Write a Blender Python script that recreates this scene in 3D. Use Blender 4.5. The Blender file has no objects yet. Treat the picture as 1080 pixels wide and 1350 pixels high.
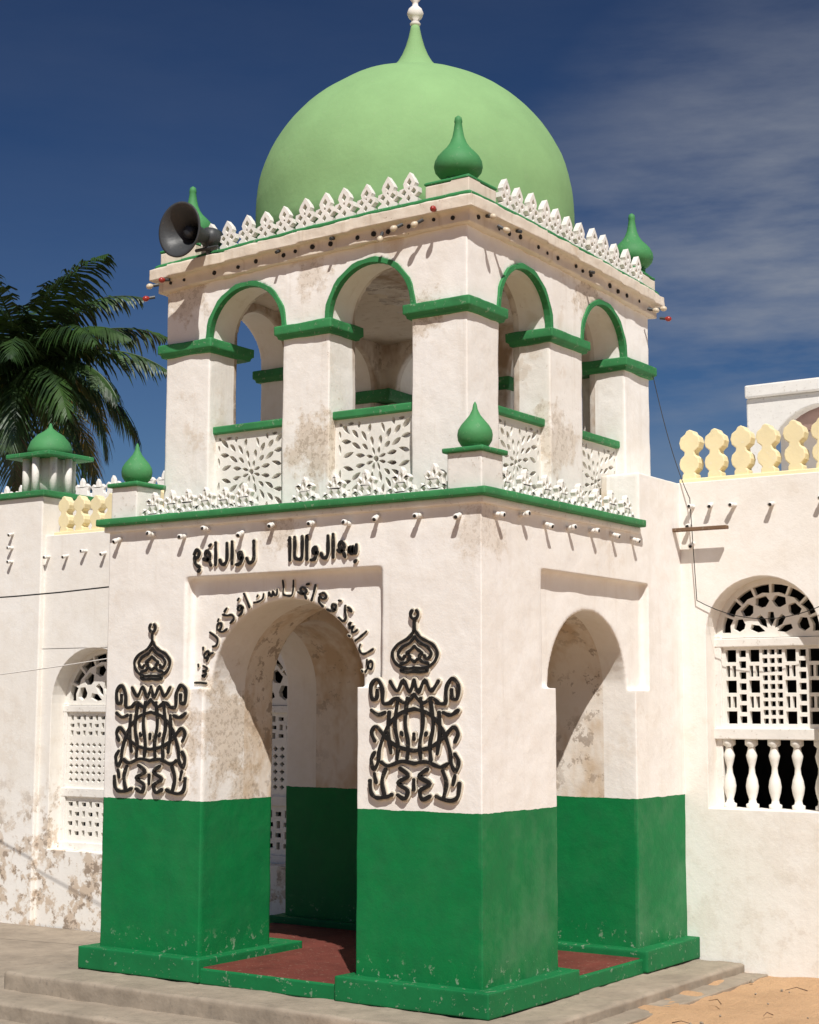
import bpy, bmesh, math, random
from mathutils import Vector, Matrix
from mathutils import noise as mn
random.seed(7)
scene=bpy.context.scene
W,D=3.65,3.30
# ------------------------------------------------------------------ materials
def nodes(name):
    m=bpy.data.materials.new(name); m.use_nodes=True
    nt=m.node_tree; b=nt.nodes['Principled BSDF']; return m,nt,b
def noise(nt,vec,scale,detail=4,rough=.6):
    n=nt.nodes.new('ShaderNodeTexNoise'); n.inputs['Scale'].default_value=scale
    n.inputs['Detail'].default_value=detail; n.inputs['Roughness'].default_value=rough
    nt.links.new(vec,n.inputs['Vector']); return n.outputs['Fac']
def ramp(nt,fac,a,b):
    r=nt.nodes.new('ShaderNodeMapRange'); r.clamp=True
    r.inputs[1].default_value=a; r.inputs[2].default_value=b
    nt.links.new(fac,r.inputs[0]); return r.outputs[0]
def mix(nt,fac,a,b,mode='MIX'):
    m=nt.nodes.new('ShaderNodeMix'); m.data_type='RGBA'; m.blend_type=mode
    for s,i in ((fac,0),(a,6),(b,7)):
        if isinstance(s,(int,float)): m.inputs[i].default_value=s
        elif isinstance(s,tuple): m.inputs[i].default_value=s if len(s)==4 else (*s,1)
        else: nt.links.new(s,m.inputs[i])
    return m.outputs[2]
def mth(nt,op,a,b=None,clamp=False):
    m=nt.nodes.new('ShaderNodeMath'); m.operation=op; m.use_clamp=clamp
    for s,i in ((a,0),(b,1)):
        if s is None: continue
        if isinstance(s,(int,float)): m.inputs[i].default_value=s
        else: nt.links.new(s,m.inputs[i])
    return m.outputs[0]
def geo(nt):
    g=nt.nodes.new('ShaderNodeNewGeometry'); return g.outputs['Position']
def mapping(nt,vec,sc):
    m=nt.nodes.new('ShaderNodeMapping'); m.inputs['Scale'].default_value=sc; nt.links.new(vec,m.inputs['Vector']); return m.outputs[0]
def bump(nt,b,h,strength=.3,dist=.01):
    n=nt.nodes.new('ShaderNodeBump'); n.inputs['Strength'].default_value=strength; n.inputs['Distance'].default_value=dist
    nt.links.new(h,n.inputs['Height']); nt.links.new(n.outputs[0],b.inputs['Normal'])
def inside(nt,sep,x0,x1,y0,y1):
    a=mth(nt,'MULTIPLY',mth(nt,'GREATER_THAN',sep.outputs[0],x0),mth(nt,'LESS_THAN',sep.outputs[0],x1))
    c=mth(nt,'MULTIPLY',mth(nt,'GREATER_THAN',sep.outputs[1],y0),mth(nt,'LESS_THAN',sep.outputs[1],y1))
    return mth(nt,'MULTIPLY',a,c)
def plaster(name,col=(.87,.84,.80),split=None,stain=.5,low=None,green=(.003,.180,.046),room=None,roomcol=(.50,.37,.26),spots=()):
    m,nt,b=nodes(name); P=geo(nt)
    big=noise(nt,P,.9,3,.65); med=noise(nt,P,5,4,.7); fine=noise(nt,P,60,2,.7)
    sep=nt.nodes.new('ShaderNodeSeparateXYZ'); nt.links.new(P,sep.inputs[0]); z=sep.outputs[2]
    c=mix(nt,ramp(nt,big,.35,.65),col,tuple(x*f for x,f in zip(col,(.955,.94,.915))))
    c=mix(nt,ramp(nt,med,.42,.75),c,tuple(x*f for x,f in zip(col,(.92,.895,.86))))
    st=noise(nt,mapping(nt,P,(11,11,.7)),1.0,3,.6)
    c=mix(nt,mth(nt,'MULTIPLY',ramp(nt,st,.57,.80),.34*stain+.03),c,(.46,.36,.25))
    pm=mth(nt,'MULTIPLY',ramp(nt,big,.59,.63),ramp(nt,med,.47,.54))
    c=mix(nt,mth(nt,'MULTIPLY',pm,.45*stain),c,(.58,.46,.34))
    fleck=noise(nt,P,24,3,.8)
    pm2=mth(nt,'MULTIPLY',ramp(nt,fleck,.66,.69),ramp(nt,big,.46,.62))
    c=mix(nt,mth(nt,'MULTIPLY',pm2,.6*stain),c,(.36,.28,.20))
    # local damp / worn spots on the real wall (x,y,z,radius,strength)
    for (sx,sy,sz,r,k) in spots:
        dn=nt.nodes.new('ShaderNodeVectorMath'); dn.operation='DISTANCE'; nt.links.new(P,dn.inputs[0]); dn.inputs[1].default_value=(sx,sy,sz)
        mk=mth(nt,'SUBTRACT',1.15,mth(nt,'DIVIDE',dn.outputs['Value'],r),True)
        mk=mth(nt,'ADD',mth(nt,'MULTIPLY',mk,.55),mth(nt,'MULTIPLY',mth(nt,'SUBTRACT',med,.5),1.3))
        mk=mth(nt,'MULTIPLY',ramp(nt,mk,.24,.40),mth(nt,'LESS_THAN',dn.outputs['Value'],r*1.15))
        c=mix(nt,mth(nt,'MULTIPLY',mk,k),c,(.56,.44,.31))
        c=mix(nt,mth(nt,'MULTIPLY',mth(nt,'MULTIPLY',mk,ramp(nt,fleck,.52,.56)),k*.9),c,(.34,.27,.20))
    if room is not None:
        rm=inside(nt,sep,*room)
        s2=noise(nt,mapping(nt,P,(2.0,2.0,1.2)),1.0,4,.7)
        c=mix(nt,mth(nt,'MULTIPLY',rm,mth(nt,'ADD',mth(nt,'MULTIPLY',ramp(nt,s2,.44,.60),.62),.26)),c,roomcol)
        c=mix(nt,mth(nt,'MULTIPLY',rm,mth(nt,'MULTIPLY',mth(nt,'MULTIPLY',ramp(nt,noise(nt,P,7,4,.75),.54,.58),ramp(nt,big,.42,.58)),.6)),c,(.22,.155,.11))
    if low is not None:
        zz=mth(nt,'ADD',z,mth(nt,'MULTIPLY',big,1.6))
        lm=mth(nt,'SUBTRACT',1.0,mth(nt,'DIVIDE',mth(nt,'SUBTRACT',zz,low),1.3),True)
        west=mth(nt,'ADD',mth(nt,'MULTIPLY',mth(nt,'LESS_THAN',sep.outputs[0],-3.0),.9),.10)
        lm=mth(nt,'MULTIPLY',mth(nt,'MULTIPLY',lm,ramp(nt,med,.49,.56)),west)
        c=mix(nt,mth(nt,'MULTIPLY',lm,.8),c,(.55,.42,.30))
        c=mix(nt,mth(nt,'MULTIPLY',mth(nt,'MULTIPLY',lm,ramp(nt,noise(nt,P,9,4,.7),.53,.56)),.75),c,(.25,.19,.145))
    if split is not None:
        wob=mth(nt,'MULTIPLY',mth(nt,'SUBTRACT',med,.5),.03)
        gm=mth(nt,'LESS_THAN',mth(nt,'ADD',z,wob),split)
        g=mix(nt,ramp(nt,med,.3,.75),green,(green[0]+.003,green[1]*.80,green[2]*.95))
        east=mth(nt,'ADD',mth(nt,'MULTIPLY',mth(nt,'GREATER_THAN',sep.outputs[0],-.03),.15),.035)
        dust=mth(nt,'MULTIPLY',ramp(nt,noise(nt,P,2.0,4,.7),.44,.68),east)
        g=mix(nt,dust,g,(.22,.34,.22))
        lowm=mth(nt,'SUBTRACT',1.0,mth(nt,'DIVIDE',z,.22),True)
        chip=mth(nt,'MULTIPLY',mth(nt,'MULTIPLY',ramp(nt,noise(nt,P,13,4,.78),.60,.63),lowm),.6)
        g=mix(nt,chip,g,(.42,.46,.36))
        g=mix(nt,mth(nt,'MULTIPLY',ramp(nt,fleck,.70,.73),.35),g,(.02,.09,.04))
        c=mix(nt,gm,c,g)
        r=mth(nt,'SUBTRACT',.9,mth(nt,'MULTIPLY',gm,.32)); nt.links.new(r,b.inputs['Roughness'])
    else: b.inputs['Roughness'].default_value=.9
    nt.links.new(c,b.inputs['Base Color']); b.inputs['Specular IOR Level'].default_value=.2
    h=mth(nt,'ADD',med,mth(nt,'MULTIPLY',fine,.14))
    bump(nt,b,h,.5,.012)
    return m
def paint(name,col,var=.2,rough=.6,chips=.3,chipcol=(.6,.56,.48),sc=1.0,bmp=.4):
    m,nt,b=nodes(name); P=geo(nt)
    n1=noise(nt,P,3*sc,4,.7); n2=noise(nt,P,24*sc,3,.75)
    c=mix(nt,ramp(nt,n1,.3,.72),col,tuple(x*(1-var) for x in col))
    c=mix(nt,mth(nt,'MULTIPLY',ramp(nt,n2,.61,.65),chips),c,chipcol)
    nt.links.new(c,b.inputs['Base Color']); b.inputs['Roughness'].default_value=rough; b.inputs['Specular IOR Level'].default_value=.3
    bump(nt,b,mth(nt,'ADD',n1,mth(nt,'MULTIPLY',n2,.3)),bmp,.01)
    return m
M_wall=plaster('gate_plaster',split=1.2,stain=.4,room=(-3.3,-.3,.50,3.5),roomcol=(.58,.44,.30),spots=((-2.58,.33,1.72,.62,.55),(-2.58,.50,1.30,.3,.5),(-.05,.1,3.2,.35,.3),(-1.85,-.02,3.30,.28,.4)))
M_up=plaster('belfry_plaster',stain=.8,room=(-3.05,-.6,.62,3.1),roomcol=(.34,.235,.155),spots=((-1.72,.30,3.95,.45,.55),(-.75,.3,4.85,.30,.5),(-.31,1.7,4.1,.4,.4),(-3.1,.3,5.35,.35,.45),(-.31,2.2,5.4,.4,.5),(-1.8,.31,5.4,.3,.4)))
M_fac=plaster('hall_plaster',(.87,.835,.785),stain=.3,low=.85)
M_white=paint('white_stone_paint',(.84,.805,.75),.14,.85,.4,(.42,.34,.25))
M_lat=paint('lattice_paint',(.85,.815,.75),.10,.85,.2,(.5,.44,.36))
M_corn=plaster('cornice_plaster',(.74,.66,.56),stain=2.2)
M_trim=paint('green_trim_paint',(.045,.255,.085),.35,.65,.4,(.36,.42,.30))
M_plinth=paint('green_plinth_paint',(.005,.175,.05),.3,.65,.38,(.40,.42,.33),.7)
M_dome=paint('pale_green_dome_paint',(.250,.43,.185),.14,.85,.07,(.42,.5,.32),.7,.5)
M_fin=paint('green_finial_paint',(.07,.27,.095),.25,.65,.2,(.3,.42,.25))
M_yel=paint('cream_yellow_paint',(.87,.75,.46),.12,.75,.3,(.80,.76,.66))
M_black=paint('black_relief_paint',(.016,.015,.014),.3,.55,.2,(.30,.25,.18))
M_cream=paint('cream_relief_edge',(.76,.68,.55),.15,.8,.2,(.4,.33,.25))
M_red=paint('red_oxide_floor',(.17,.042,.030),.4,.8,.45,(.32,.20,.14))
M_conc=paint('worn_concrete',(.37,.305,.235),.38,.92,.5,(.22,.185,.15),.8,.9)
M_dark=paint('painted_interior_shade',(.030,.027,.025),.2,.9,0)  # near-black paint, puts the shade inside openings into the colour
M_grey=paint('grey_painted_metal',(.06,.063,.066),.3,.45,.25,(.16,.14,.12))
M_metal=paint('speaker_inner_metal',(.03,.032,.035),.3,.4,.2,(.2,.18,.15))
M_wood=paint('weathered_wood',(.20,.12,.07),.3,.8,.2)
M_cable=paint('black_cable_rubber',(.02,.02,.02),.1,.5,0)
M_pink=paint('pink_soffit_paint',(.55,.38,.34),.2,.8,.1)
def plainm(n,c,r=.3):
    m,nt,b=nodes(n); P=geo(nt); x=noise(nt,P,30,3); nt.links.new(mix(nt,x,c,tuple(v*.8 for v in c)),b.inputs['Base Color']); b.inputs['Roughness'].default_value=r; return m
M_bulbw=plainm('white_bulb_glass',(.66,.56,.42),.35)
M_bulbr=plainm('red_bulb_glass',(.36,.035,.025),.3)
def sandmat():
    m,nt,b=nodes('orange_sand'); P=geo(nt)
    n1=noise(nt,P,1.3,4,.7); n2=noise(nt,P,18,4,.8); n3=noise(nt,P,120,3,.7)
    c=mix(nt,ramp(nt,n1,.3,.7),(.58,.36,.195),(.48,.29,.155))
    c=mix(nt,mth(nt,'MULTIPLY',ramp(nt,n2,.55,.75),.5),c,(.32,.19,.11))
    c=mix(nt,mth(nt,'MULTIPLY',ramp(nt,n3,.62,.7),.5),c,(.68,.54,.40))
    nt.links.new(c,b.inputs['Base Color']); b.inputs['Roughness'].default_value=.95
    bump(nt,b,mth(nt,'ADD',n2,mth(nt,'MULTIPLY',n3,.3)),.9,.03); return m
M_sand=sandmat()
def leafmat(n,a,b2):
    m,nt,b=nodes(n); P=geo(nt); x=noise(nt,P,1.6,3)
    nt.links.new(mix(nt,ramp(nt,x,.35,.65),a,b2),b.inputs['Base Color']); b.inputs['Roughness'].default_value=.5
    return m
M_leaf=leafmat('palm_leaf_green',(.009,.026,.007),(.032,.075,.012))
M_leafy=leafmat('palm_leaf_yellow',(.16,.18,.03),(.30,.25,.05))
M_trunk=paint('palm_bark',(.16,.13,.10),.4,.9,.3,(.07,.06,.05))
# ------------------------------------------------------------------ helpers
def empty(name):
    e=bpy.data.objects.new(name,None); scene.collection.objects.link(e); return e
def mkobj(name,bm,mat,parent,smooth=False,bevel=0,seg=2):
    me=bpy.data.meshes.new(name); bmesh.ops.recalc_face_normals(bm,faces=bm.faces[:]); bm.to_mesh(me); bm.free()
    if smooth:
        for p in me.polygons: p.use_smooth=True
    o=bpy.data.objects.new(name,me); scene.collection.objects.link(o)
    me.materials.append(mat)
    if parent: o.parent=parent
    if bevel:
        b=o.modifiers.new('bevel','BEVEL'); b.width=bevel; b.segments=seg; b.limit_method='ANGLE'; b.angle_limit=math.radians(40)
    return o
def box(bm,x0,x1,y0,y1,z0,z1):
    v=[bm.verts.new(p) for p in ((x0,y0,z0),(x1,y0,z0),(x1,y1,z0),(x0,y1,z0),(x0,y0,z1),(x1,y0,z1),(x1,y1,z1),(x0,y1,z1))]
    for f in ((0,3,2,1),(4,5,6,7),(0,1,5,4),(1,2,6,5),(2,3,7,6),(3,0,4,7)): bm.faces.new([v[i] for i in f])
TEX={}
def roughen(o,voxel=.02,strength=.014,smooth=1,scale=.35):
    r=o.modifiers.new('remesh','REMESH'); r.mode='VOXEL'; r.voxel_size=voxel; r.use_smooth_shade=True
    if smooth:
        s=o.modifiers.new('smooth','SMOOTH'); s.iterations=smooth; s.factor=.4
    if scale not in TEX:
        t=bpy.data.textures.new('plaster_wave','CLOUDS'); t.noise_scale=scale; t.noise_depth=4; TEX[scale]=t
    d=o.modifiers.new('unevenness','DISPLACE'); d.texture=TEX[scale]; d.strength=strength; d.mid_level=.5; d.texture_coords='LOCAL'
def sagz(x,y):
    a=max(0,(-.31-x)/3.03); b=max(0,(y-.31)/3.06)
    return -.095*max(a,b)**1.7
def bend(bm,cut=0):
    if cut: bmesh.ops.subdivide_edges(bm,edges=[e for e in bm.edges if e.calc_length()>.8],cuts=cut,use_grid_fill=True)
    for v in bm.verts: v.co.z+=sagz(v.co.x,v.co.y)
def boxes(name,lst,mat,parent,bevel=.006,rough=False,vox=.013,st=.010,sag=False):
    bm=bmesh.new()
    for b in lst: box(bm,*b)
    if sag: bend(bm,14)
    o=mkobj(name,bm,mat,parent,bevel=0 if rough else bevel)
    if rough: roughen(o,vox,st,1,.25)
    return o
def plate(bm,outer,holes,t,fn):
    cu=bpy.data.curves.new('tmp','CURVE'); cu.dimensions='2D'; cu.fill_mode='BOTH'; cu.extrude=.5
    for pts in [outer]+list(holes):
        s=cu.splines.new('POLY'); s.points.add(len(pts)-1)
        for i,p in enumerate(pts): s.points[i].co=(p[0],p[1],0,1)
        s.use_cyclic_u=True
    o=bpy.data.objects.new('tmp',cu); scene.collection.objects.link(o)
    me=bpy.data.meshes.new_from_object(o)
    b2=bmesh.new(); b2.from_mesh(me); bmesh.ops.remove_doubles(b2,verts=b2.verts[:],dist=1e-5)
    vm={}
    for v in b2.verts:
        w=t if v.co.z>0 else 0
        vm[v.index]=bm.verts.new(fn(v.co.x,v.co.y,w))
    for f in b2.faces:
        try: bm.faces.new([vm[v.index] for v in f.verts])
        except ValueError: pass
    b2.free(); bpy.data.objects.remove(o); bpy.data.curves.remove(cu); bpy.data.meshes.remove(me)
def FY(y0): return lambda u,v,w:(u,y0+w,v)
def FX(x0): return lambda u,v,w:(x0-w,u,v)
def rect(a,b,c,d): return [(a,c),(b,c),(b,d),(a,d)]
def arch(a,b,z0,zs,rz=None,n=20):
    cx=(a+b)/2; r=(b-a)/2; rz=rz or r
    return [(a,z0),(b,z0)]+[(cx+r*math.cos(math.pi*i/n),zs+rz*math.sin(math.pi*i/n)) for i in range(n+1)]
def lathe(bm,prof,cx,cy,z0,seg=32,s=1.0):
    rings=[]
    for r,z in prof:
        rings.append([bm.verts.new((cx+s*r*math.cos(2*math.pi*i/seg),cy+s*r*math.sin(2*math.pi*i/seg),z0+s*z)) for i in range(seg)])
    for a,b in zip(rings,rings[1:]):
        for i in range(seg): bm.faces.new((a[i],a[(i+1)%seg],b[(i+1)%seg],b[i]))
    bm.faces.new(rings[0][::-1]); bm.faces.new(rings[-1])
def tube(bm,pts,r,seg=8,r2=None):
    pts=[Vector(p) for p in pts]; rings=[]
    for i,p in enumerate(pts):
        d=(pts[min(i+1,len(pts)-1)]-pts[max(i-1,0)]).normalized()
        a=d.orthogonal().normalized() if abs(d.z)>.9 else d.cross(Vector((0,0,1))).normalized()
        b=d.cross(a); rr=r if r2 is None else r+(r2-r)*i/(len(pts)-1)
        rings.append([bm.verts.new(p+a*rr*math.cos(2*math.pi*k/seg)+b*rr*math.sin(2*math.pi*k/seg)) for k in range(seg)])
    for a,b in zip(rings,rings[1:]):
        for k in range(seg): bm.faces.new((a[k],a[(k+1)%seg],b[(k+1)%seg],b[k]))
    bm.faces.new(rings[0][::-1]); bm.faces.new(rings[-1])
def catmull(p,n=6):
    p=[p[0]]+list(p)+[p[-1]]; out=[]
    for i in range(1,len(p)-2):
        a,b,c,d=p[i-1],p[i],p[i+1],p[i+2]
        for k in range(n):
            t=k/n
            out.append(tuple(.5*((2*b[j])+(-a[j]+c[j])*t+(2*a[j]-5*b[j]+4*c[j]-d[j])*t*t+(-a[j]+3*b[j]-3*c[j]+d[j])*t**3) for j in (0,1)))
    out.append(p[-2]); return out
def ribbon(bm,pts,w,t,fn,lift=0):
    n=len(pts); L=[];R=[]
    for i,p in enumerate(pts):
        a=pts[max(i-1,0)];b=pts[min(i+1,n-1)]; dx,dy=b[0]-a[0],b[1]-a[1]; l=math.hypot(dx,dy) or 1
        k=w/2*(1+.16*math.sin(i*.9+p[0]*31))
        L.append((p[0]-dy/l*k,p[1]+dx/l*k)); R.append((p[0]+dy/l*k,p[1]-dx/l*k))
    def cap(p,a):
        k=math.hypot(a[1]-p[1],a[0]-p[0]); a0=math.atan2(a[1]-p[1],a[0]-p[0]); return [(p[0]+k*math.cos(a0+math.pi*j/5),p[1]+k*math.sin(a0+math.pi*j/5)) for j in range(1,5)]
    vt=lambda q:bm.verts.new(fn(q[0],q[1],-(t+lift))); vb=lambda q:bm.verts.new(fn(q[0],q[1],.012))
    Lt=[vt(q) for q in L];Rt=[vt(q) for q in R];Lb=[vb(q) for q in L];Rb=[vb(q) for q in R]
    for i in range(n-1):
        bm.faces.new((Lt[i],Lt[i+1],Rt[i+1],Rt[i])); bm.faces.new((Lt[i],Lb[i],Lb[i+1],Lt[i+1])); bm.faces.new((Rt[i],Rt[i+1],Rb[i+1],Rb[i]))
    for (p,a,At,Bt,Ab,Bb) in ((pts[0],L[0],Lt[0],Rt[0],Lb[0],Rb[0]),(pts[-1],R[-1],Rt[-1],Lt[-1],Rb[-1],Lb[-1])):
        c=cap(p,a); ct=[vt(q) for q in c]; cb=[vb(q) for q in c]
        bm.faces.new([At]+ct+[Bt]); tt=[At]+ct+[Bt]; bb=[Ab]+cb+[Bb]
        for i in range(len(tt)-1): bm.faces.new((tt[i],bb[i],bb[i+1],tt[i+1]))
def strokes(name,lines,w,t,fn,parent,edge=.009):
    b1=bmesh.new(); b2=bmesh.new()
    for i,l in enumerate(lines):
        ribbon(b1,l,w,t,fn,lift=.0006*(i%13)); ribbon(b2,l,w+2*edge,t*.55,fn,lift=.0004*(i%17))
    mkobj(name+'_strokes',b1,M_black,parent); mkobj(name+'_relief',b2,M_cream,parent)

# ================================================================== GATE TOWER
T=empty('mosque_gate_tower')
bm=bmesh.new(); ZB=-.1; ZT=3.40; DR=.085; TH=.87
xa,xb=-2.58,-1.08; rx0,rx1=-2.79,-.85
def outl(a,b,z0,z1,o0,o1,hole):
    return [(a,z0),(o0,z0)]+hole+[(o1,z0),(b,z0),(b,z1),(a,z1)]
F_skin=outl(-W,0,ZB,ZT,xa,xb,[(xa,2.08),(rx0,2.08),(rx0,2.96),(rx1,2.96),(rx1,2.08),(xb,2.08)])
def archhole(a,b,zs,rz,n=24):
    cx=(a+b)/2;r=(b-a)/2; return [(cx-r*math.cos(math.pi*i/n),zs+rz*math.sin(math.pi*i/n)) for i in range(n+1)]
plate(bm,F_skin,[],DR+.01,FY(0))
plate(bm,outl(-W+.002,-.002,ZB,ZT,xa,xb,archhole(xa,xb,2.08,.68)),[],TH-DR,FY(DR))
ya,yb=1.07,2.39
R_skin=outl(0,D+.1,ZB,ZT,ya,yb,[(ya,2.08),(.81,2.08),(.81,2.97),(2.65,2.97),(2.65,2.08),(yb,2.08)])
plate(bm,R_skin,[],DR,FX(0))
plate(bm,outl(.002,D+.1,ZB,ZT,ya,yb,archhole(ya,yb,2.08,.62)),[],TH-DR+.01,FX(-DR+.01))
plate(bm,outl(.002,D+.1,ZB,ZT,ya,yb,archhole(ya,yb,2.08,.62)),[],TH,FX(-W+TH))
box(bm,-W+.3,-.3,.3,D+.1,3.12,3.46)
box(bm,-.36,0,2.50,D+.1,3.3,3.90)
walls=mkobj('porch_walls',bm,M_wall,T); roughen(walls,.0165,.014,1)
pl=[(-1.08-.10,.12,-.12,1.07+.10,-.16,.015),(-W-.12,-2.58+.10,-.12,1.07+.10,-.16,.015),(-.87-.1,.12,2.39-.10,D,-.16,.015),(-W-.12,-W+.87+.1,2.39-.10,D,-.16,.015)]
boxes('pier_plinths',pl,M_plinth,T,rough=True)
boxes('threshold_edge',[(-W-.08,.08,-.09,D-.01,-.17,-.052)],M_plinth,T,.012)
boxes('porch_floor',[(-W-.05,.05,-.06,D-.02,-.10,-.046)],M_red,T,.006)
p=.075
def ledge(name,z0,z1,p,mat):
    return boxes(name,[(-W-p,p,-p,.36,z0,z1),(-W-p,-W+.36,.30,D-.02,z0,z1),(-.36,p,.30,2.47,z0,z1)],mat,T,rough=True)
ledge('ledge_bed_moulding',3.375,3.43,.035,M_white)
ledge('green_ledge',3.425,3.485,.085,M_trim)
# ---------------- belfry
UX0,UX1,UY0,UY1=-3.34,-.31,.31,3.37; UT=.35
bm=bmesh.new()
ZO=3.52;ZS=5.02
fh=[(-2.85,-2.07),(-1.60,-.81)]; rh=[(.77,1.56),(2.11,2.88)]
for y in (UY0,UY1-UT):
    plate(bm,rect(UX0,UX1,3.4,5.58),[arch(a,b,ZO,ZS) for a,b in fh],UT,FY(y))
for x in (UX1,UX0+UT):
    plate(bm,rect(UY0+.001,UY1-.001,3.4,5.58),[arch(a,b,ZO,ZS) for a,b in rh],UT,FX(x))
box(bm,UX0+.1,UX1-.1,UY0+.1,UY1-.1,5.50,5.57)
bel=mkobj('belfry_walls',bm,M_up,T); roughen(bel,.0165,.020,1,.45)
c=.055; z0,z1=4.885,4.985
caps=[(-.81-c,UX1+c,UY0-c,.77+c),( -2.07-c,-1.60+c,UY0-c,UY0+UT+.04),(UX0-c,-2.85+c,UY0-c,.77+c),
 (UX1-UT-.04,UX1+c,1.56-c,2.11+c),(-.81-c,UX1+c,2.88-c,UY1+c),(UX0-c,-2.85+c,2.88-c,UY1+c),(UX0-c,UX0+UT+.04,1.56-c,2.11+c),(-2.07-c,-1.60+c,UY1-UT-.04,UY1+c)]
boxes('column_caps',[(a,b,d,e,z0+.022,z1) for a,b,d,e in caps]+[(a+.022,b-.022,d+.022,e-.022,z0-.012,z0+.05) for a,b,d,e in caps],M_trim,T,rough=True,vox=.010,st=.018)
bm=bmesh.new()
def halfring(a,b,zs,t,n=24):
    cx=(a+b)/2; r=(b-a)/2-.004
    w=lambda i:1+.12*math.sin(i*1.7+cx*9)
    return [(cx+(r+t*w(i))*math.cos(math.pi*i/n),zs+(r+t*w(i))*math.sin(math.pi*i/n)) for i in range(n+1)]+[(cx+r*math.cos(math.pi*i/n),zs+r*math.sin(math.pi*i/n)) for i in range(n,-1,-1)]
for a,b in fh: plate(bm,halfring(a,b,ZS-.03,.042),[],.06,FY(UY0-.018))
for a,b in rh: plate(bm,halfring(a,b,ZS-.03,.042),[],.06,FX(UX1+.018))
mkobj('arch_trims',bm,M_trim,T,bevel=.006)
def leaf(cx,cy,ang,r0,r1,hw,n=8):
    out=[];ca,sa=math.cos(ang),math.sin(ang)
    H=lambda t:hw*math.sin(math.pi*t)**.7*(.7+.45*t)
    for i in range(n+1):
        t=i/n; out.append((r0+(r1-r0)*t,H(t)))
    for i in range(n-1,0,-1):
        t=i/n; out.append((r0+(r1-r0)*t,-H(t)))
    return [(cx+r*ca-h*sa,cy+r*sa+h*ca) for r,h in out]
def flower(a,b,z0,z1):
    """X-shaped foliate scroll work filling the whole rectangle"""
    cx,cy=(a+b)/2,(z0+z1)/2; H=[]
    def blob(x,y,ang,l,w): H.append(leaf(x-math.cos(ang)*l/2,y-math.sin(ang)*l/2,ang,0,l,w))
    H.append([(cx+.026*math.cos(k*math.pi/4),cy+.026*math.sin(k*math.pi/4)) for k in range(8)])
    for sx in (-1,1):
        for sy in (-1,1):
            for (u,v,ang,l,w) in (
              (.060,.024,.25,.070,.015),(.024,.060,1.32,.070,.015),
              (.150,.040,.12,.095,.020),(.040,.140,1.45,.090,.020),
              (.105,.105,.70,.075,.020),
              (.190,.120,.55,.105,.021),(.115,.190,1.05,.100,.021),
              (.200,.215,.80,.090,.022),
              (.265,.055,-.30,.110,.020),(.065,.240,1.85,.090,.018),
              (.285,.160,.10,.100,.022),(.165,.283,1.75,.065,.016),
              (.285,.255,.75,.105,.025),(.350,.215,1.5,.07,.014),(.240,.300,.05,.06,.013),
              (.350,.100,1.45,.09,.014),(.340,.298,.6,.04,.013)):
                blob(cx+sx*u,cy+sy*v,math.atan2(sy*math.sin(ang),sx*math.cos(ang)),l,w)
    return H
bm=bmesh.new(); sl=[]
for a,b in fh:
    plate(bm,rect(a-.01,b+.01,3.50,4.19),flower(a,b,3.52,4.17),.06,FY(UY0+.09)); sl.append((a-.02,b+.02,UY0+.05,UY0+.19,4.185,4.25))
    plate(bm,rect(a-.01,b+.01,3.50,4.19),flower(a,b,3.52,4.17),.06,FY(UY1-.14)); sl.append((a-.02,b+.02,UY1-.19,UY1-.05,4.185,4.25))
for a,b in rh:
    plate(bm,rect(a-.01,b+.01,3.50,4.19),flower(a,b,3.52,4.17),.06,FX(UX1-.09)); sl.append((UX1-.19,UX1-.05,a-.02,b+.02,4.185,4.25))
    plate(bm,rect(a-.01,b+.01,3.50,4.19),flower(a,b,3.52,4.17),.06,FX(UX0+.14)); sl.append((UX0+.05,UX0+.19,a-.02,b+.02,4.185,4.25))
mkobj('flower_lattice_balustrades',bm,M_lat,T)
boxes('green_sills',sl,M_trim,T,.012)
# ---------------- cornice
boxes('cornice',[(UX0-.115,UX1+.115,UY0-.115,UY1+.115,5.640,5.745),(UX0-.055,UX1+.055,UY0-.055,UY1+.055,5.540,5.655)],M_corn,T,rough=True,vox=.015,st=.036,sag=True)
o=.085
boxes('green_cornice_strip',[(UX0-o,UX1+o,UY0-o,UY1+o,5.742,5.782)],M_trim,T,rough=True,vox=.014,st=.016,sag=True)
bm=bmesh.new()
for i in range(20):
    x=UX0+.1+i*.15+random.uniform(-.04,.04); y=UY0+.1+i*.15+random.uniform(-.04,.04); zz=5.60+random.uniform(-.012,.012)
    if i%5!=2: tube(bm,[(x,UY0-.02,zz),(x,UY0-.064,zz)],.013+.010*random.random(),8)
    if i%4!=1: tube(bm,[(UX1+.02,y,zz),(UX1+.064,y,zz)],.013+.010*random.random(),8)
bend(bm); mkobj('weep_hole_dark_discs',bm,M_dark,T)  # dark discs on the fascia, the shade of the holes is painted
crest=[(-.085,0),(.085,0),(.088,.035),(.055,.055),(.092,.085),(.088,.125),(.045,.135),(.058,.165),(.045,.195),(.0,.255),(-.045,.195),(-.058,.165),(-.045,.135),(-.088,.125),(-.092,.085),(-.055,.055),(-.088,.035)]
def dia(cx,cy,w,h): return [(cx-w,cy),(cx,cy-h),(cx+w,cy),(cx,cy+h)]
chol=[dia(0,.172,.022,.034),dia(-.045,.097,.025,.027),dia(.045,.097,.025,.027),dia(0,.045,.020,.030),dia(0,.122,.010,.014)]
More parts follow.
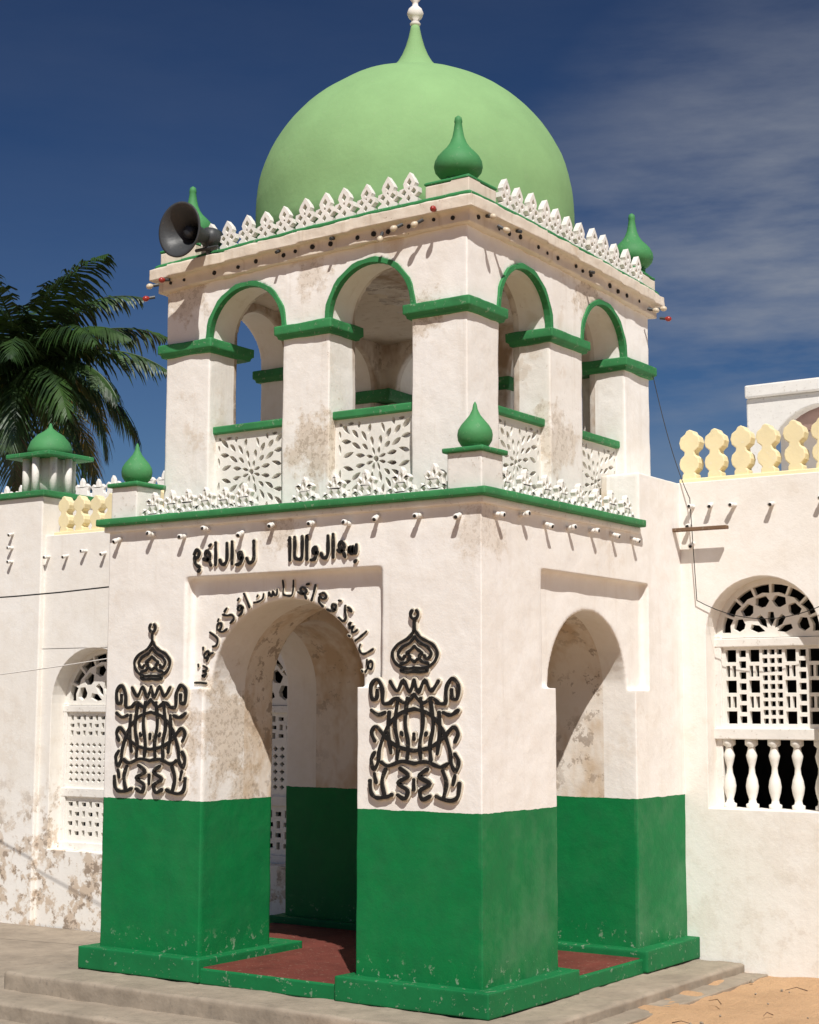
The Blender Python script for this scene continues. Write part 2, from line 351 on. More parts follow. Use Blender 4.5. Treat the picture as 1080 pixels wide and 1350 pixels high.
def crestrow(bm,fnmk,u0,u1,z,n,t=.05,s=1.0,sh=crest,hl=chol,fixed=0):
    for i in range(n):
        u=u0+(u1-u0)*i/(n-1); k=s*random.uniform(.93,1.04); tl=random.uniform(-.06,.06); dd=random.uniform(-.01,.01)
        f=fnmk(fixed+dd)
        tr=lambda q:(u+k*(q[0]+tl*q[1])+random.uniform(-.002,.002),z+k*q[1]+random.uniform(-.002,.002))
        plate(bm,[tr(q) for q in sh],[[tr(q) for q in h] for h in hl],t,f)
bm=bmesh.new()
crestrow(bm,FY,UX0+.50,UX1-.50,5.775,11,fixed=UY0-.05)
crestrow(bm,FX,UY0+.50,UY1-.30,5.775,12,fixed=UX1+.05)
crestrow(bm,FY,UX0+.45,UX1-.45,5.775,11,fixed=UY1)
crestrow(bm,FX,UY0+.45,UY1-.45,5.775,12,fixed=UX0+.05)
bend(bm)
mkobj('roof_cresting',bm,M_white,T,bevel=.006,seg=1)
scr=[(-.13,0),(.13,0),(.135,.04),(.115,.085),(.085,.065),(.075,.11),(.095,.145),(.06,.175),(.03,.15),(.025,.195),(0,.23),(-.025,.195),(-.03,.15),(-.06,.175),(-.095,.145),(-.075,.11),(-.085,.065),(-.115,.085),(-.135,.04)]
shol=[dia(0,.155,.013,.03),dia(-.05,.13,.018,.02),dia(.05,.13,.018,.02),dia(-.035,.065,.022,.03),dia(.035,.065,.022,.03),dia(-.092,.035,.018,.02),dia(.092,.035,.018,.02)]
bm=bmesh.new()
crestrow(bm,FY,-W+.46,-2.22,3.48,6,sh=scr,hl=shol,s=.92,fixed=.02)
crestrow(bm,FY,-1.62,-.42,3.48,5,sh=scr,hl=shol,s=.98,fixed=.02)
crestrow(bm,FX,.42,2.36,3.48,8,sh=scr,hl=shol,s=.96,fixed=-.02)
crestrow(bm,FX,.38,2.9,3.48,10,sh=scr,hl=shol,s=.98,fixed=-W+.07)
mkobj('ledge_scroll_cresting',bm,M_white,T,bevel=.006,seg=1)
bulb=[(.55,0),(.62,.03),(.62,.10),(.50,.14),(.50,.30),(.58,.34),(.62,.38),(.80,.50),(.95,.68),(1.0,.88),(.97,1.08),(.86,1.30),(.68,1.50),(.50,1.68),(.35,1.90),(.25,2.15),(.19,2.45),(.15,2.75),(.17,2.80),(.14,2.98),(.04,3.06)]
ps=.20; bp_=[]; bg=[]; bm=bmesh.new()
for cx,cy in ((UX1-.15,UY0+.15),(UX0+.15,UY0+.15),(UX1-.15,UY1-.15),(UX0+.15,UY1-.15)):
    bp_.append((cx-ps,cx+ps,cy-ps,cy+ps,5.70,5.89)); bg.append((cx-ps-.004,cx+ps+.004,cy-ps-.004,cy+ps+.004,5.885,5.915))
    if cx>-1.8 and cy<1: cx2,cy2=cx-.06,cy+.06
    elif cx<-1.8: cx2,cy2=cx-.02,cy
    else: cx2,cy2=cx+.05,cy+.05
    lathe(bm,bulb,cx2,cy2,5.915,32,.19)
    for k in range(14):
        a=2*math.pi*k/14; x=cx2+.105*math.cos(a); y=cy2+.105*math.sin(a)
        tube(bm,[(x,y,5.95),(x,y,5.985)],.013,6)
bend(bm); mkobj('roof_corner_finials',bm,M_fin,T,smooth=True)
boxes('roof_pedestals',bp_,M_corn,T,rough=True,sag=True); boxes('roof_pedestal_caps',bg,M_trim,T,rough=True,sag=True)
bulb2=[(.70,0),(.74,.08),(.66,.16),(.80,.28),(.96,.55),(1.0,.85),(.95,1.12),(.78,1.42),(.52,1.72),(.30,2.0),(.16,2.3),(.10,2.6),(.02,2.75)]
bm=bmesh.new(); bp_=[]; bg=[]
for cx,cy in ((-.13,.13),(-W+.17,.13)):
    q=.145; bp_.append((cx-q,cx+q,cy-q,cy+q,3.47,3.755)); q=.175; bg.append((cx-q,cx+q,cy-q,cy+q,3.75,3.785))
    lathe(bm,bulb2,cx,cy,3.78,28,.13)
boxes('ledge_pedestals',bp_,M_white,T,rough=True); boxes('ledge_pedestal_caps',bg,M_trim,T,rough=True,vox=.01)
mkobj('ledge_corner_finials',bm,M_fin,T,smooth=True)
# ---------------- dome
prof=[(1.41,-.46),(1.41,-.2)]+[(1.41*math.cos(math.radians(a)),1.325*math.sin(math.radians(a))) for a in range(0,74,3)]+[(.345,1.292),(.275,1.325),(.21,1.37),(.155,1.43),(.113,1.50),(.08,1.58),(.054,1.67),(.038,1.74),(.03,1.79)]
bm=bmesh.new(); lathe(bm,prof,-1.825,1.84,6.24,128)
dm=mkobj('dome',bm,M_dome,T,smooth=True)
t=bpy.data.textures.new('dome_wave','CLOUDS'); t.noise_scale=.6; t.noise_depth=2
d=dm.modifiers.new('unevenness','DISPLACE'); d.texture=t; d.strength=.03; d.texture_coords='LOCAL'
bm=bmesh.new(); lathe(bm,[(.035,0),(.05,.02),(.03,.05),(.06,.08),(.075,.12),(.06,.16),(.028,.19),(.024,.22),(.045,.25),(.05,.28),(.035,.31),(.02,.34),(.012,.45),(.004,.62)],-1.825,1.84,8.02,24)
mkobj('dome_finial',bm,M_white,T,smooth=True)
# ---------------- lamp sockets
bm=bmesh.new(); bd=bmesh.new()
def spout(x,y,z,n,L=.07,r=.018):
    a=Vector((x,y,z)); d=Vector(n)+Vector((random.uniform(-.2,.2),random.uniform(-.2,.2),random.uniform(-.5,.1))); d.normalize()
    tube(bm,[a-d*.03,a+d*L],r,10); tube(bm,[a+d*(L*.75),a+d*(L+.012)],r*1.25,10); tube(bd,[a+d*(L+.008),a+d*(L+.0135)],r*.8,8)
for i in range(11): spout(-3.5+.33*i+random.uniform(-.04,.04),0,3.325+random.uniform(-.03,.02),(0,-1,0))
for i in range(7): spout(0,.18+.36*i,3.325+random.uniform(-.02,.02),(1,0,0))
for x,z in ((.13,3.68),(.30,3.69),(.52,3.67),(.86,3.66),(1.3,3.68),(.10,3.52),(.12,3.36)): spout(x,D,z,(0,-1,0))
for x in (-7.9,-7.6,-7.3,-7.0,-6.6): spout(x,D,3.66+random.uniform(-.03,.03),(0,-1,0))
for z in (3.95,3.78,3.62): spout(-8.45,D-.05,z,(0,-1,0))
mkobj('lamp_sockets',bm,M_white,T,smooth=True); mkobj('lamp_socket_dark_discs',bd,M_dark,T)  # mouth discs painted dark in place of the shade inside the sockets
# ---------------- calligraphy
G=[ [[(.05,0),(.05,.5),(.03,1)]],
    [[(.0,.2),(.12,.0),(.3,.05),(.38,.3),(.36,.95)]],
    [[(.0,.55),(.16,.75),(.3,.6),(.2,.38),(.04,.42),(.1,.1),(.32,-.05)]],
    [[(.0,.2),(.03,.42),(.1,.12),(.17,.15),(.2,.42),(.27,.15),(.36,.15),(.39,.48)]],
    [[(.0,-.05),(.2,.0),(.3,.25),(.24,.5),(.1,.42),(.14,.22),(.3,.24)]],
    [[(.0,.3),(.2,.22),(.36,.45),(.18,.66),(.08,.48),(.3,.2),(.4,.0)]],
    [[(.0,.9),(.12,.6),(.3,.35),(.28,.05),(.05,.02)],[(.12,.95),(.26,1.0)]],
    [[(.0,.12),(.2,.05),(.42,.12),(.5,.4)],[(.2,.4),(.24,.44)]],
    [[(.02,1.0),(.05,.6),(.04,.15),(.2,.02),(.42,.06),(.46,.5),(.44,1.0)]],
]
GW=[.14,.46,.4,.46,.4,.46,.38,.56,.52]
def textline(seq,h,mapper,space=.20):
    x=0; lines=[]
    for g in seq:
        for st in G[g]:
            lines.append([mapper(x*h+q[0]*h,q[1]*h) for q in catmull(st,4)])
        x+=GW[g]+space*.75
        if random.random()<.45:
            a=x-.3; yy=random.choice((-.25,.88)); lines.append([mapper(a*h,yy*h),mapper((a+.07)*h,(yy+.06)*h)])
    return lines,x*h
for (x0,x1,seq) in ((-2.69,-2.02,[2,5,0,1,0,4,1]),(-1.72,-1.04,[0,8,0,4,1,0,5,3])):
    wd=textline(seq,1,lambda a,b:(a,b))[1]; h=.175
    k=(x1-x0)/(wd*h)
    ls,_=textline(seq,h,lambda a,b:(x0+a*k,3.05+b))
    strokes('lintel_calligraphy',ls,.025,.024,FY(0),T,.007)
cx0,zz0=-1.83,2.08
seq=[0,3,5,1,2,6,4,0,7,3,8,5,0,2,4,6,3,0,1,5]
wd=textline(seq,1,lambda a,b:(a,b))[1]; h=.12; arc=math.radians(172)
def am(a,b):
    th=math.radians(176)-arc*a/(wd*h*1.02); return (cx0+(.79+b)*math.cos(th),zz0-.02+(.725+b)*math.sin(th))
ls,_=textline(seq,h,am)
strokes('arch_calligraphy',ls,.016,.018,FY(DR),T,.006)
half=[[(0,.75),(.32,.71),(.60,.60),(.78,.42),(.82,.30),(.92,.24),(.98,.32),(.90,.38)],
 [(.0,.40),(.35,.43),(.62,.50),(.86,.60),(.97,.55),(.90,.48)],
 [(.15,.84),(.20,.64),(.13,.46),(.15,.34)],[(.36,.84),(.43,.62),(.36,.46),(.38,.33)],[(.56,.72),(.58,.56),(.52,.38)],
 [(.52,.80),(.70,.80),(.72,.92),(.84,1.0),(.98,.95),(.96,.84),(.85,.84),(.84,.91)],
 [(.66,.72),(.82,.70),(.98,.74)],
 [(0,.99),(.10,.89),(.24,.99),(.38,.90),(.54,.98)],
 [(0,.87),(.2,.80),(.4,.84),(.55,.80)],
 [(0,.295),(.28,.31),(.58,.27),(.74,.30)],
 [(1.0,.14),(.97,.04),(.84,.0),(.62,.01),(.50,.03)],[(.66,.02),(.72,.14),(.64,.24)],
 [(.36,.03),(.2,.0),(.14,.07),(.36,.13),(.12,.19),(.30,.25)],
 [(.90,.20),(.86,.13)],[(.0,.50),(.0,.54)],[(.0,.08),(.0,.16)],[(.26,.53),(.28,.55)]]
bulbs=[[(0,.94),(.08,.82),(.32,.68),(.78,.54),(1.0,.35),(.88,.14),(.50,.0),(0,.0)],
 [(0,.72),(.22,.58),(.58,.47),(.74,.32),(.56,.20),(.44,.28)],
 [(0,.50),(.16,.42),(.34,.34),(.20,.26),(.34,.14),(.60,.10)],[(0,.14),(.14,.20)],
 [(.50,.0),(.58,-.07),(.3,-.10),(0,-.08)]]
for cxx,w2,zb in ((-3.12,.385,1.255),(-.555,.385,1.285)):
    ls=[];
    for st in half:
        cc=catmull(st,5)
        for s in (1,-1): ls.append([(cxx+s*w2*q[0],zb+.85*q[1]) for q in cc])
    strokes('emblem_body',ls,.026,.028,FY(0),T,.009)
    ls=[]; zt=zb+.93
    for st in bulbs:
        cc=catmull(st,5)
        for s in (1,-1): ls.append([(cxx+s*.195*q[0],zt+.31*q[1]) for q in cc])
    ls.append([(cxx,zt+.28),(cxx,zt+.35)])
    ls.append([(cxx+.033*math.sin(a),zt+.385-.033*math.cos(a)) for a in [math.radians(v) for v in range(-145,146,24)]])
    strokes('emblem_crown',ls,.021,.024,FY(0),T,.008)
# ================================================================== PRAYER HALL
Hh=empty('mosque_prayer_hall')
wins=[(.22,1.24,1.09,2.56,.49),(2.9,3.92,1.09,2.56,.49),(5.6,6.62,1.09,2.56,.49),(-5.62,-4.32,.35,1.98,.62),(-7.80,-6.50,.35,1.98,.62),(-11.2,-9.9,.35,1.98,.62),(-14.0,-12.7,.35,1.98,.62)]
bm=bmesh.new()
plate(bm,rect(-22,9,-1.2,3.90),[arch(a,b,z0,zs,rz) for a,b,z0,zs,rz in wins]+[arch(-2.5,-1.15,0,1.7,.6)],.34,FY(D))
mkobj('facade_wall',bm,M_fac,Hh,bevel=.012)
boxes('hall_body',[(-22,-21.7,D+.34,14,-1.2,3.9),(8.7,9,D+.34,14,-1.2,3.9),(-22,9,14,14.3,-1.2,3.9)],M_fac,Hh,0)
boxes('hall_roof',[(-21.7,8.7,D+.34,14,3.30,3.45)],M_white,Hh,0)
boxes('dark_hall_backing',[(-21.7,8.7,D+1.6,D+1.7,-1.0,3.3),(-21.7,8.7,D+.34,D+1.6,-.3,-.2)],M_dark,Hh,0)  # near-black backing behind the windows, the hall's shade is in its colour
def gridholes(a,b,z0,z1,nx,nz,fill=.62,kind=0):
    H=[]; dx=(b-a)/nx; dz=(z1-z0)/nz
    for i in range(nx):
        for j in range(nz):
            cx=a+dx*(i+.5); cz=z0+dz*(j+.5)
            if kind==0: w,h=(fill,.42) if (i+j)%2 else (.42,fill)
            else:
                H.append(dia(cx,cz,dx*.36,dz*.36)); continue
            H.append(rect(cx-dx*w/2,cx+dx*w/2,cz-dz*h/2,cz+dz*h/2))
    return H
def colholes(a,b,z0,z1):
    cols=[(1.2,5,.62,.80,0),(.75,7,.66,.62,.5),(1.2,5,.62,.80,0),(.6,9,.6,.6,0),(.6,9,.6,.6,0),(.6,9,.6,.6,0),(1.2,5,.62,.80,0),(.75,7,.66,.62,.5),(1.2,5,.62,.80,0)]
    tot=sum(q[0] for q in cols); x=a; H=[]
    for wd_,n,fw,fh_,ph in cols:
        w=(b-a)*wd_/tot; dz=(z1-z0)/n
        for j in range(n):
            cz=z0+dz*(j+.5); cx=x+w/2
            if wd_>1 and j%2:
                for s in (-1,1): H.append(rect(cx+s*w*.21-w*.13,cx+s*w*.21+w*.13,cz-dz*.36,cz+dz*.36))
            else: H.append(rect(cx-w*fw*.6,cx+w*fw*.6,cz-dz*fh_/2,cz+dz*fh_/2))
        x+=w
    return H
def fanholes(cx,z,r,rz):
    H=[]
    def P(rr,t): return (cx+rr*math.cos(t),z+rr*rz/r*math.sin(t))
    for ring,(r0,r1,nn) in enumerate(((.12*r,.44*r,5),(.47*r,.74*r,6),(.76*r,.97*r,8))):
        for k in range(nn):
            g=.07
            a0=math.pi*(k+g)/nn; a1=math.pi*(k+1-g)/nn; m_=(a0+a1)/2
            if ring==0: H.append([P(r0,m_),P(r1*.62,a0),P(r1*.95,m_-.12),P(r1*.95,m_+.12),P(r1*.62,a1)])
            elif ring==1: H.append([P(r0*1.12,m_-.08),P(r0*1.12,m_+.08),P((r0+r1)*.52,a1),P(r1*1.0,m_+.13),P(r1*1.0,m_-.13),P((r0+r1)*.52,a0)])
            else: H.append([P(r0*1.06,m_),P(r0*1.03,a1),P(r1*.99,a1),P(r1*.99,m_),P(r1*.99,a0),P(r0*1.03,a0)])
    return H
bl=bmesh.new(); fr=[]; bb=bmesh.new()
yw=D+.22
balp=[(.055,0),(.055,.05),(.035,.06),(.03,.09),(.048,.15),(.055,.20),(.045,.26),(.028,.31),(.024,.36),(.04,.42),(.048,.46),(.035,.50),(.03,.53),(.055,.55),(.055,.60)]
for i,(a,b,z0,zs,rz) in enumerate(wins):
    cx=(a+b)/2; r=(b-a)/2
    plate(bl,arch(a,b,zs-.02,zs,rz),[[(u,v+.015) for u,v in h] for h in fanholes(cx,zs,r-.04,rz-.05)],.06,FY(yw))
    fr.append((a-.01,b+.01,yw-.035,yw+.07,zs-.10,zs-.025))
    if i<3:
        plate(bl,rect(a,b,1.76,zs-.09),colholes(a+.07,b-.07,1.79,zs-.11),.05,FY(yw))
        fr.append((a-.01,b+.01,yw-.07,yw+.09,1.67,1.765))
        nb=5
        for k in range(nb): lathe(bb,balp,a+(b-a)*(k+.5)/nb,yw,1.075,16,1.0)
    else:
        plate(bl,rect(a,b,1.02,zs-.09),gridholes(a+.07,b-.07,1.60,zs-.12,12,3,.68,0)+gridholes(a+.07,b-.07,1.08,1.55,13,6,.6,2),.05,FY(yw))
        fr.append((a-.01,b+.01,yw-.035,yw+.07,.93,1.03))
        plate(bl,rect(a,b,.42,.94),gridholes(a+.07,b-.07,.47,.90,11,4,.68,0),.05,FY(yw))
        fr.append((a-.01,b+.01,yw-.05,yw+.07,.33,.43))
    for xx in (a,b-.05): fr.append((xx-.005,xx+.055,yw-.03,yw+.065,z0-.01,zs))
mkobj('window_lattices',bl,M_lat,Hh,bevel=.004,seg=1); boxes('window_frames',fr,M_white,Hh,.008)
mkobj('window_balusters',bb,M_lat,Hh,smooth=True)
vase=[(.065,0),(.065,.04),(.05,.055),(.085,.09),(.095,.13),(.085,.17),(.05,.20),(.045,.225),(.085,.255),(.098,.30),(.085,.345),(.045,.37),(.03,.395),(0,.405)]
vase=vase+[(-x,y) for x,y in vase[-2::-1]]
bm=bmesh.new()
def vrow(x0,x1,step,z,y,s=1.0):
    n=int((x1-x0)/step)
    for i in range(n+1):
        u=x0+i*step; k=s*random.uniform(.96,1.04); tl=random.uniform(-.04,.04)
        plate(bm,[(u+k*.92*(q[0]+tl*q[1]),z+k*q[1]) for q in vase],[],.11,FY(y+random.uniform(-.008,.008)))
vrow(.06,8.8,.245,3.935,D+.07,1.06)
vrow(-7.75,-3.9,.245,3.935,D+.07,1.0)
vrow(-21.5,-9.1,.245,3.935,D+.07,1.0)
mkobj('vase_crenellations',bm,M_yel,Hh,bevel=.016,seg=2)
boxes('parapet_base_strip',[(-.02,8.9,D+.04,D+.22,3.895,3.94),(-7.88,-3.7,D+.04,D+.22,3.895,3.94),(-21.9,-9.0,D+.04,D+.22,3.895,3.94)],M_yel,Hh,.01)
boxes('parapet_pier',[(-8.85,-7.97,D-.06,D+.80,-1.0,4.36)],M_fac,Hh,.015)
boxes('parapet_pier_cap',[(-8.90,-7.92,D-.10,D+.85,4.36,4.43),(-8.72,-7.98,D+.02,D+.75,4.86,4.915)],M_trim,Hh,.012)
bm=bmesh.new()
for k in range(8):
    a=2*math.pi*k/8+.2; x,y=-8.35+.27*math.cos(a),D+.38+.27*math.sin(a); tube(bm,[(x,y,4.43),(x,y,4.86)],.045,10)
lathe(bm,[(.19,0),(.19,.44)],-8.35,D+.38,4.425,20)
mkobj('lantern_columns',bm,M_white,Hh,smooth=True)
bm=bmesh.new(); lathe(bm,[(.26,0),(.265,.08),(.23,.17),(.16,.25),(.08,.30),(.03,.34),(.01,.40)],-8.35,D+.38,4.91,24)
mkobj('lantern_dome',bm,M_fin,Hh,smooth=True)
bm=bmesh.new(); box(bm,-14,-4.5,5.9,6.1,3.4,4.72); crestrow(bm,FY,-13.8,-5,4.72,30,sh=scr,hl=[],s=1.5,fixed=5.97)
mkobj('rear_parapet',bm,M_white,Hh,bevel=.01)
boxes('timber_plank',[(-.02,.50,D-.16,D-.10,3.455,3.485)],M_wood,Hh,.004)
# ================================================================== BACK BUILDING
B=empty('white_rooftop_building')
boxes('walls',[(-1.45,6,9.4,13,3.2,5.35)],M_fac,B,.02)
boxes('roof_slab',[(-1.62,6.4,8.7,13.2,5.70,5.86)],M_white,B,.02)
boxes('soffit_band',[(-1.2,6.2,9.0,13.1,5.35,5.70)],M_pink,B,.01)
bm=bmesh.new(); plate(bm,rect(-1.62,6.4,3.3,5.70),[arch(-1.40+1.75*i,-1.40+1.75*i+1.5,3.4,4.75,.80) for i in range(4)],.2,FY(8.75))
mkobj('arcade_wall',bm,M_white,B,bevel=.02)
# ================================================================== STEPS & GROUND
S=empty('concrete_steps')
boxes('upper_tread',[(-W-.50,.52,-.55,D-.01,-.6,-.165)],M_conc,S,rough=True,vox=.02,st=.03)
boxes('lower_tread',[(-W-.98,.50,-.98,D-.01,-.75,-.305)],M_conc,S,rough=True,vox=.02,st=.03)
boxes('bottom_tread',[(-W-2.2,.45,-1.45,D-.01,-.85,-.425)],M_conc,S,rough=True,vox=.02,st=.03)
boxes('side_slab',[(.3,.72,-1.6,D-.01,-.7,-.240)],M_conc,S,rough=True,vox=.02,st=.03)
def gh(x,y):
    t=min(1,max(0,(x+3.6)/3.4)); t=t*t*(3-2*t); return -.56+t*.30
def sheet(name,xs,ys,off,mat,amp):
    bm=bmesh.new(); g=[[bm.verts.new((x,y,gh(x,y)+off+amp*mn.noise(Vector((x*1.7,y*1.7,0)))+amp*.5*mn.noise(Vector((x*5,y*5,3))))) for x in xs] for y in ys]
    for j in range(len(ys)-1):
        for i in range(len(xs)-1): bm.faces.new((g[j][i],g[j][i+1],g[j+1][i+1],g[j+1][i]))
    return mkobj(name,bm,mat,None,smooth=True)
def rng(a,b,s):
    n=int(round((b-a)/s)); return [a+(b-a)*i/n for i in range(n+1)]
sheet('ground',[-600,-200,-80,-40,-20]+rng(-10,6,.07)+[10,20,40,80,200,600],[-300,-100,-40,-20]+rng(-10,4,.07)+[8,20,60,200,800],.01,M_sand,.045)
sheet('pavement',rng(-21,-3.2,.4),rng(-9,3.28,.4),.065,M_conc,.004)
TW=empty('twigs_and_stones'); bm=bmesh.new(); bs=bmesh.new(); r2=random.Random(3)
for i in range(7):
    x,y=r2.uniform(.8,1.6),r2.uniform(.2,3.0); a=r2.uniform(0,6.28); l=r2.uniform(.08,.2); z=-.225
    tube(bm,[(x,y,z),(x+l*.5*math.cos(a),y+l*.5*math.sin(a),z+.02),(x+l*math.cos(a+.3),y+l*math.sin(a+.3),z)],.005,6,.002)
for i in range(60):
    x,y=r2.uniform(.75,3.0),r2.uniform(-3,3.2); s=r2.uniform(.006,.022)
    g=bmesh.ops.create_icosphere(bs,subdivisions=1,radius=s,matrix=Matrix.Translation((x,y,-.235)))
    for v in g['verts']: v.co+=Vector((r2.uniform(-1,1),r2.uniform(-1,1),r2.uniform(-1,1)))*s*.3
mkobj('twigs',bm,M_wood,TW); mkobj('stones',bs,M_conc,TW)
# ================================================================== LOUDSPEAKER
LS=empty('horn_loudspeaker')
ax=Vector((-.02,-.95,-.05)).normalized(); c0=Vector((-2.80,.09,5.82)); hs=.92
def horn(bm,prof):
    a=ax.orthogonal().normalized(); b=ax.cross(a); rings=[]
    for r,l in prof:
        q=c0+ax*l; rings.append([bm.verts.new(q+a*hs*r*math.cos(2*math.pi*k/40)+b*hs*r*math.sin(2*math.pi*k/40)) for k in range(40)])
    for u,v in zip(rings,rings[1:]):
        for k in range(40): bm.faces.new((u[k],u[(k+1)%40],v[(k+1)%40],v[k]))
    return rings
bm=bmesh.new(); horn(bm,[(.05,-.10),(.06,-.05),(.08,.02),(.12,.10),(.18,.17),(.235,.22),(.25,.225),(.25,.235),(.23,.232),(.175,.18),(.115,.11),(.07,.03),(.045,-.02)])
mkobj('horn',bm,M_grey,LS,smooth=True)
bm=bmesh.new(); r=horn(bm,[(.02,.14),(.055,.135),(.06,.10),(.05,.0),(.03,-.02)]); bm.faces.new(r[0]); mkobj('reflex_cone',bm,M_metal,LS,smooth=True)
bm=bmesh.new(); r=horn(bm,[(.03,-.22),(.09,-.21),(.095,-.16),(.09,-.10),(.05,-.08)]); bm.faces.new(r[0]); mkobj('driver_housing',bm,M_grey,LS,smooth=True)
bm=bmesh.new(); tube(bm,[c0-ax*.08,c0-ax*.10+Vector((.0,.03,-.16))],.02); tube(bm,[c0-ax*.1+Vector((-.12,0,-.1)),c0-ax*.1+Vector((.12,0,-.1))],.015); mkobj('bracket',bm,M_grey,LS)
# ================================================================== STRING LIGHTS
SL=empty('string_lights')
bw=bmesh.new(); br=bmesh.new(); bk=bmesh.new()
def bulb_(bm,p,d,s=1):
    p=Vector(p); p.z+=sagz(p.x,p.y); d=Vector(d).normalized(); tube(bk,[p-d*.03*s,p+d*.03*s],.017*s,8)
    if bm is bk: return
    r=[.012,.024,.031,.030,.020,.006]; l=[.03,.045,.065,.08,.097,.105]; a=d.orthogonal().normalized(); b=d.cross(a); R=[]
    for rr,ll in zip(r,l): R.append([bm.verts.new(p+d*ll*s+a*rr*s*math.cos(2*math.pi*k/10)+b*rr*s*math.sin(2*math.pi*k/10)) for k in range(10)])
    for u,v in zip(R,R[1:]):
        for k in range(10): bm.faces.new((u[k],u[(k+1)%10],v[(k+1)%10],v[k]))
    bm.faces.new(R[-1])
for x,zz,bmm,dd in ((-.52,5.66,br,(.2,-1,-.1)),(-.66,5.60,bw,(-.7,-.5,-.5)),(-.85,5.60,bw,(-.6,-.5,-.4)),(-1.02,5.56,bw,(.1,-.5,-.7)),(-1.5,5.62,bk,(0,-1,-.3)),(-2.05,5.62,bk,(0,-1,-.5)),(-3.25,5.62,br,(-.3,-1,-.2)),(-3.38,5.60,bw,(-.6,-.6,-.2)),(-3.42,5.50,br,(-.6,-.6,-.2))):
    bulb_(bmm,(x,UY0-.105,zz),dd,.8)
for y,zz,bmm,dd in ((.45,5.62,bw,(1,-.3,-.3)),(.62,5.58,bw,(.8,.5,-.5)),(.9,5.62,bk,(1,0,-.3)),(2.1,5.6,bk,(1,0,-.3)),(3.2,5.56,bw,(1,.3,-.3)),(3.35,5.60,bw,(1,.4,0)),(3.45,5.54,br,(1,.2,-.2))):
    bulb_(bmm,(UX1+.105,y,zz),dd,.8)
mkobj('white_bulbs',bw,M_bulbw,SL,smooth=True);mkobj('red_bulbs',br,M_bulbr,SL,smooth=True);mkobj('sockets',bk,M_grey,SL)
# ================================================================== CABLES
C=empty('electric_cable'); bm=bmesh.new()
def sag(a,b,s,n=16):
    a,b=Vector(a),Vector(b); return [a.lerp(b,i/n)+Vector((0,0,-s*4*(i/n)*(1-i/n))) for i in range(n+1)]
tube(bm,sag((-W-.01,.6,3.02),(-12,-.5,3.5),.30),.007,6)
tube(bm,sag((UX1+.02,UY1,5.0),(.12,D-.05,3.75),.12),.004,6)
tube(bm,sag((.12,D-.05,3.75),(.16,D-.03,2.86),.0)+sag((.16,D-.03,2.86),(1.6,D-.05,2.95),.22),.004,6)
mkobj('wires',bm,M_cable,C)
C2=empty('electric_cable'); bm=bmesh.new(); tube(bm,sag((-W-.01,1.4,2.55),(-12,D-.3,2.15),.1),.006,6); mkobj('wire',bm,M_white,C2)
# ================================================================== PALM
PT=empty('coconut_palm_tree'); pc=Vector((-24.1,17.4,10.2))
bm=bmesh.new(); tp=[(pc.x+.9*math.sin(i/14*1.6)-.9*math.sin(1.6),pc.y,-.6+(pc.z+.6)*i/14) for i in range(15)]
tube(bm,tp,.24,12,.13); mkobj('trunk',bm,M_trunk,PT,smooth=True)
bg=bmesh.new(); byl=bmesh.new(); rnd=random.Random(11)
def frond(az,el,L,bmx,droop):
    pts=[];p=Vector(pc); e=el; n=22; hd=Vector((math.cos(az),math.sin(az),0))
    for i in range(n+1):
        pts.append(p.copy()); p=p+(hd*math.cos(e)+Vector((0,0,math.sin(e))))*(L/n); e-=droop/n*(1+.7*i/n)
    tube(bmx,pts,.04,5,.010)
    side=hd.cross(Vector((0,0,1))); tw=rnd.uniform(-.5,.5)
    for i in range(3,n*3):
        f=i/(n*3); k=f*n; a=int(k); q=pts[a].lerp(pts[min(a+1,n)],k-a); d=(pts[min(a+1,n)]-pts[a]).normalized() if a<n else hd
        up=side.cross(d); ll=L*.25*(math.sin(math.pi*min(1,f*.90+.10))**.6)*rnd.uniform(.7,1.15)
        for s in (-1,1):
            if rnd.random()<.06: continue
            dirn=(side*s*math.cos(tw*s)+d*(.55+.5*f)+Vector((0,0,-.30-.5*rnd.random()))+up*(.15)).normalized()
            w=d*.038
            m1=q+dirn*ll*.5; m2=q+dirn*ll*.85+Vector((0,0,-ll*.20)); e2=q+dirn*ll+Vector((0,0,-ll*.4))
            v=[bmx.verts.new(x) for x in (q-w*.6,q+w*.6,m1+w,m1-w,m2+w*.6,m2-w*.6,e2)]
            bmx.faces.new((v[0],v[1],v[2],v[3])); bmx.faces.new((v[3],v[2],v[4],v[5])); bmx.faces.new((v[5],v[4],v[6]))
for i in range(42):
    az=i*2.399+rnd.uniform(-.2,.2); lev=i/41
    frond(az,1.30-2.05*lev+rnd.uniform(-.1,.1),rnd.uniform(3.3,4.2),byl if i in (19,27,33) else bg,rnd.uniform(.8,1.3))
mkobj('fronds',bg,M_leaf,PT); mkobj('dry_fronds',byl,M_leafy,PT)
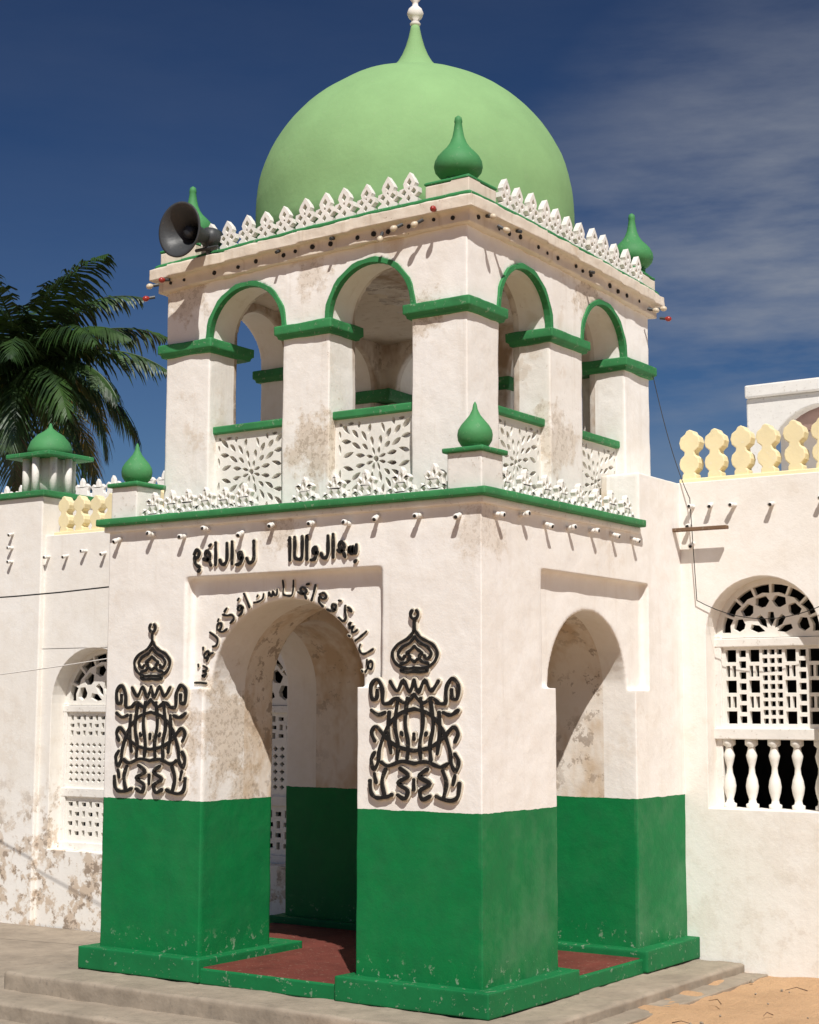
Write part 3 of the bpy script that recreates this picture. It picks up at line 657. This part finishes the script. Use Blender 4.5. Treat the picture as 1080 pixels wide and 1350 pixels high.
# ================================================================== WORLD, SUN, CAMERA
w=bpy.data.worlds.new('World'); scene.world=w; w.use_nodes=True; nt=w.node_tree; bgd=nt.nodes['Background']
sky=nt.nodes.new('ShaderNodeTexSky'); sky.sky_type='NISHITA'; sky.sun_disc=False
sd=Vector((.52,-.59,1.0)); el=math.atan2(sd.z,math.hypot(sd.x,sd.y)); az=math.atan2(sd.x,sd.y)
sky.sun_elevation=el; sky.sun_rotation=az; sky.altitude=300; sky.air_density=1.0; sky.dust_density=.3; sky.ozone_density=3.0
tc=nt.nodes.new('ShaderNodeTexCoord')
dirv=tc.outputs['Generated']
gm=nt.nodes.new('ShaderNodeGamma'); gm.inputs[1].default_value=1.55; nt.links.new(sky.outputs[0],gm.inputs[0])
col=mix(nt,1.0,gm.outputs[0],(.205,.225,.245),'MULTIPLY')
mp=nt.nodes.new('ShaderNodeMapping'); mp.inputs['Scale'].default_value=(2.2,2.2,9.5); mp.inputs['Rotation'].default_value=(.10,.22,.3); nt.links.new(dirv,mp.inputs[0])
cn=noise(nt,mp.outputs[0],1.5,9,.60)
dist=nt.nodes.new('ShaderNodeVectorMath'); dist.operation='DISTANCE'; nt.links.new(dirv,dist.inputs[0]); dist.inputs[1].default_value=Vector((-.35,.92,.265)).normalized()
loc=mth(nt,'SUBTRACT',1.0,mth(nt,'DIVIDE',dist.outputs['Value'],.19),True)
cm=mth(nt,'MULTIPLY',ramp(nt,cn,.34,.62),mth(nt,'ADD',mth(nt,'MULTIPLY',loc,1.0),.035),True)
col=mix(nt,cm,col,(4.6,4.9,5.5))
nt.links.new(col,bgd.inputs[0]); bgd.inputs[1].default_value=.065
sl_=bpy.data.lights.new('sun','SUN'); sl_.energy=5.0; sl_.angle=math.radians(.5); sl_.color=(1,.965,.91)
so=bpy.data.objects.new('sun',sl_); scene.collection.objects.link(so); so.rotation_euler=sd.to_track_quat('Z','Y').to_euler()
f,pitch,roll,yaw,cx,cy,cz=[2137.1846,0.1212,0.0023,0.6007,6.0269,-9.6932,1.9185]
Fv=Vector((-math.sin(yaw)*math.cos(pitch),math.cos(yaw)*math.cos(pitch),math.sin(pitch))); Rv=Vector((math.cos(yaw),math.sin(yaw),0)); Uv=Rv.cross(Fv)
R2=Rv*math.cos(roll)+Uv*math.sin(roll); U2=-Rv*math.sin(roll)+Uv*math.cos(roll)
cd=bpy.data.cameras.new('camera'); co=bpy.data.objects.new('camera',cd); scene.collection.objects.link(co)
m=Matrix((R2,U2,-Fv)).transposed().to_4x4(); m.translation=(cx,cy,cz); co.matrix_world=m
cd.sensor_fit='VERTICAL'; cd.sensor_height=24; cd.lens=f/1350*24; cd.clip_end=3000; cd.clip_start=.05
scene.camera=co
scene.view_settings.view_transform='Standard'; scene.view_settings.look='None'; scene.view_settings.exposure=0
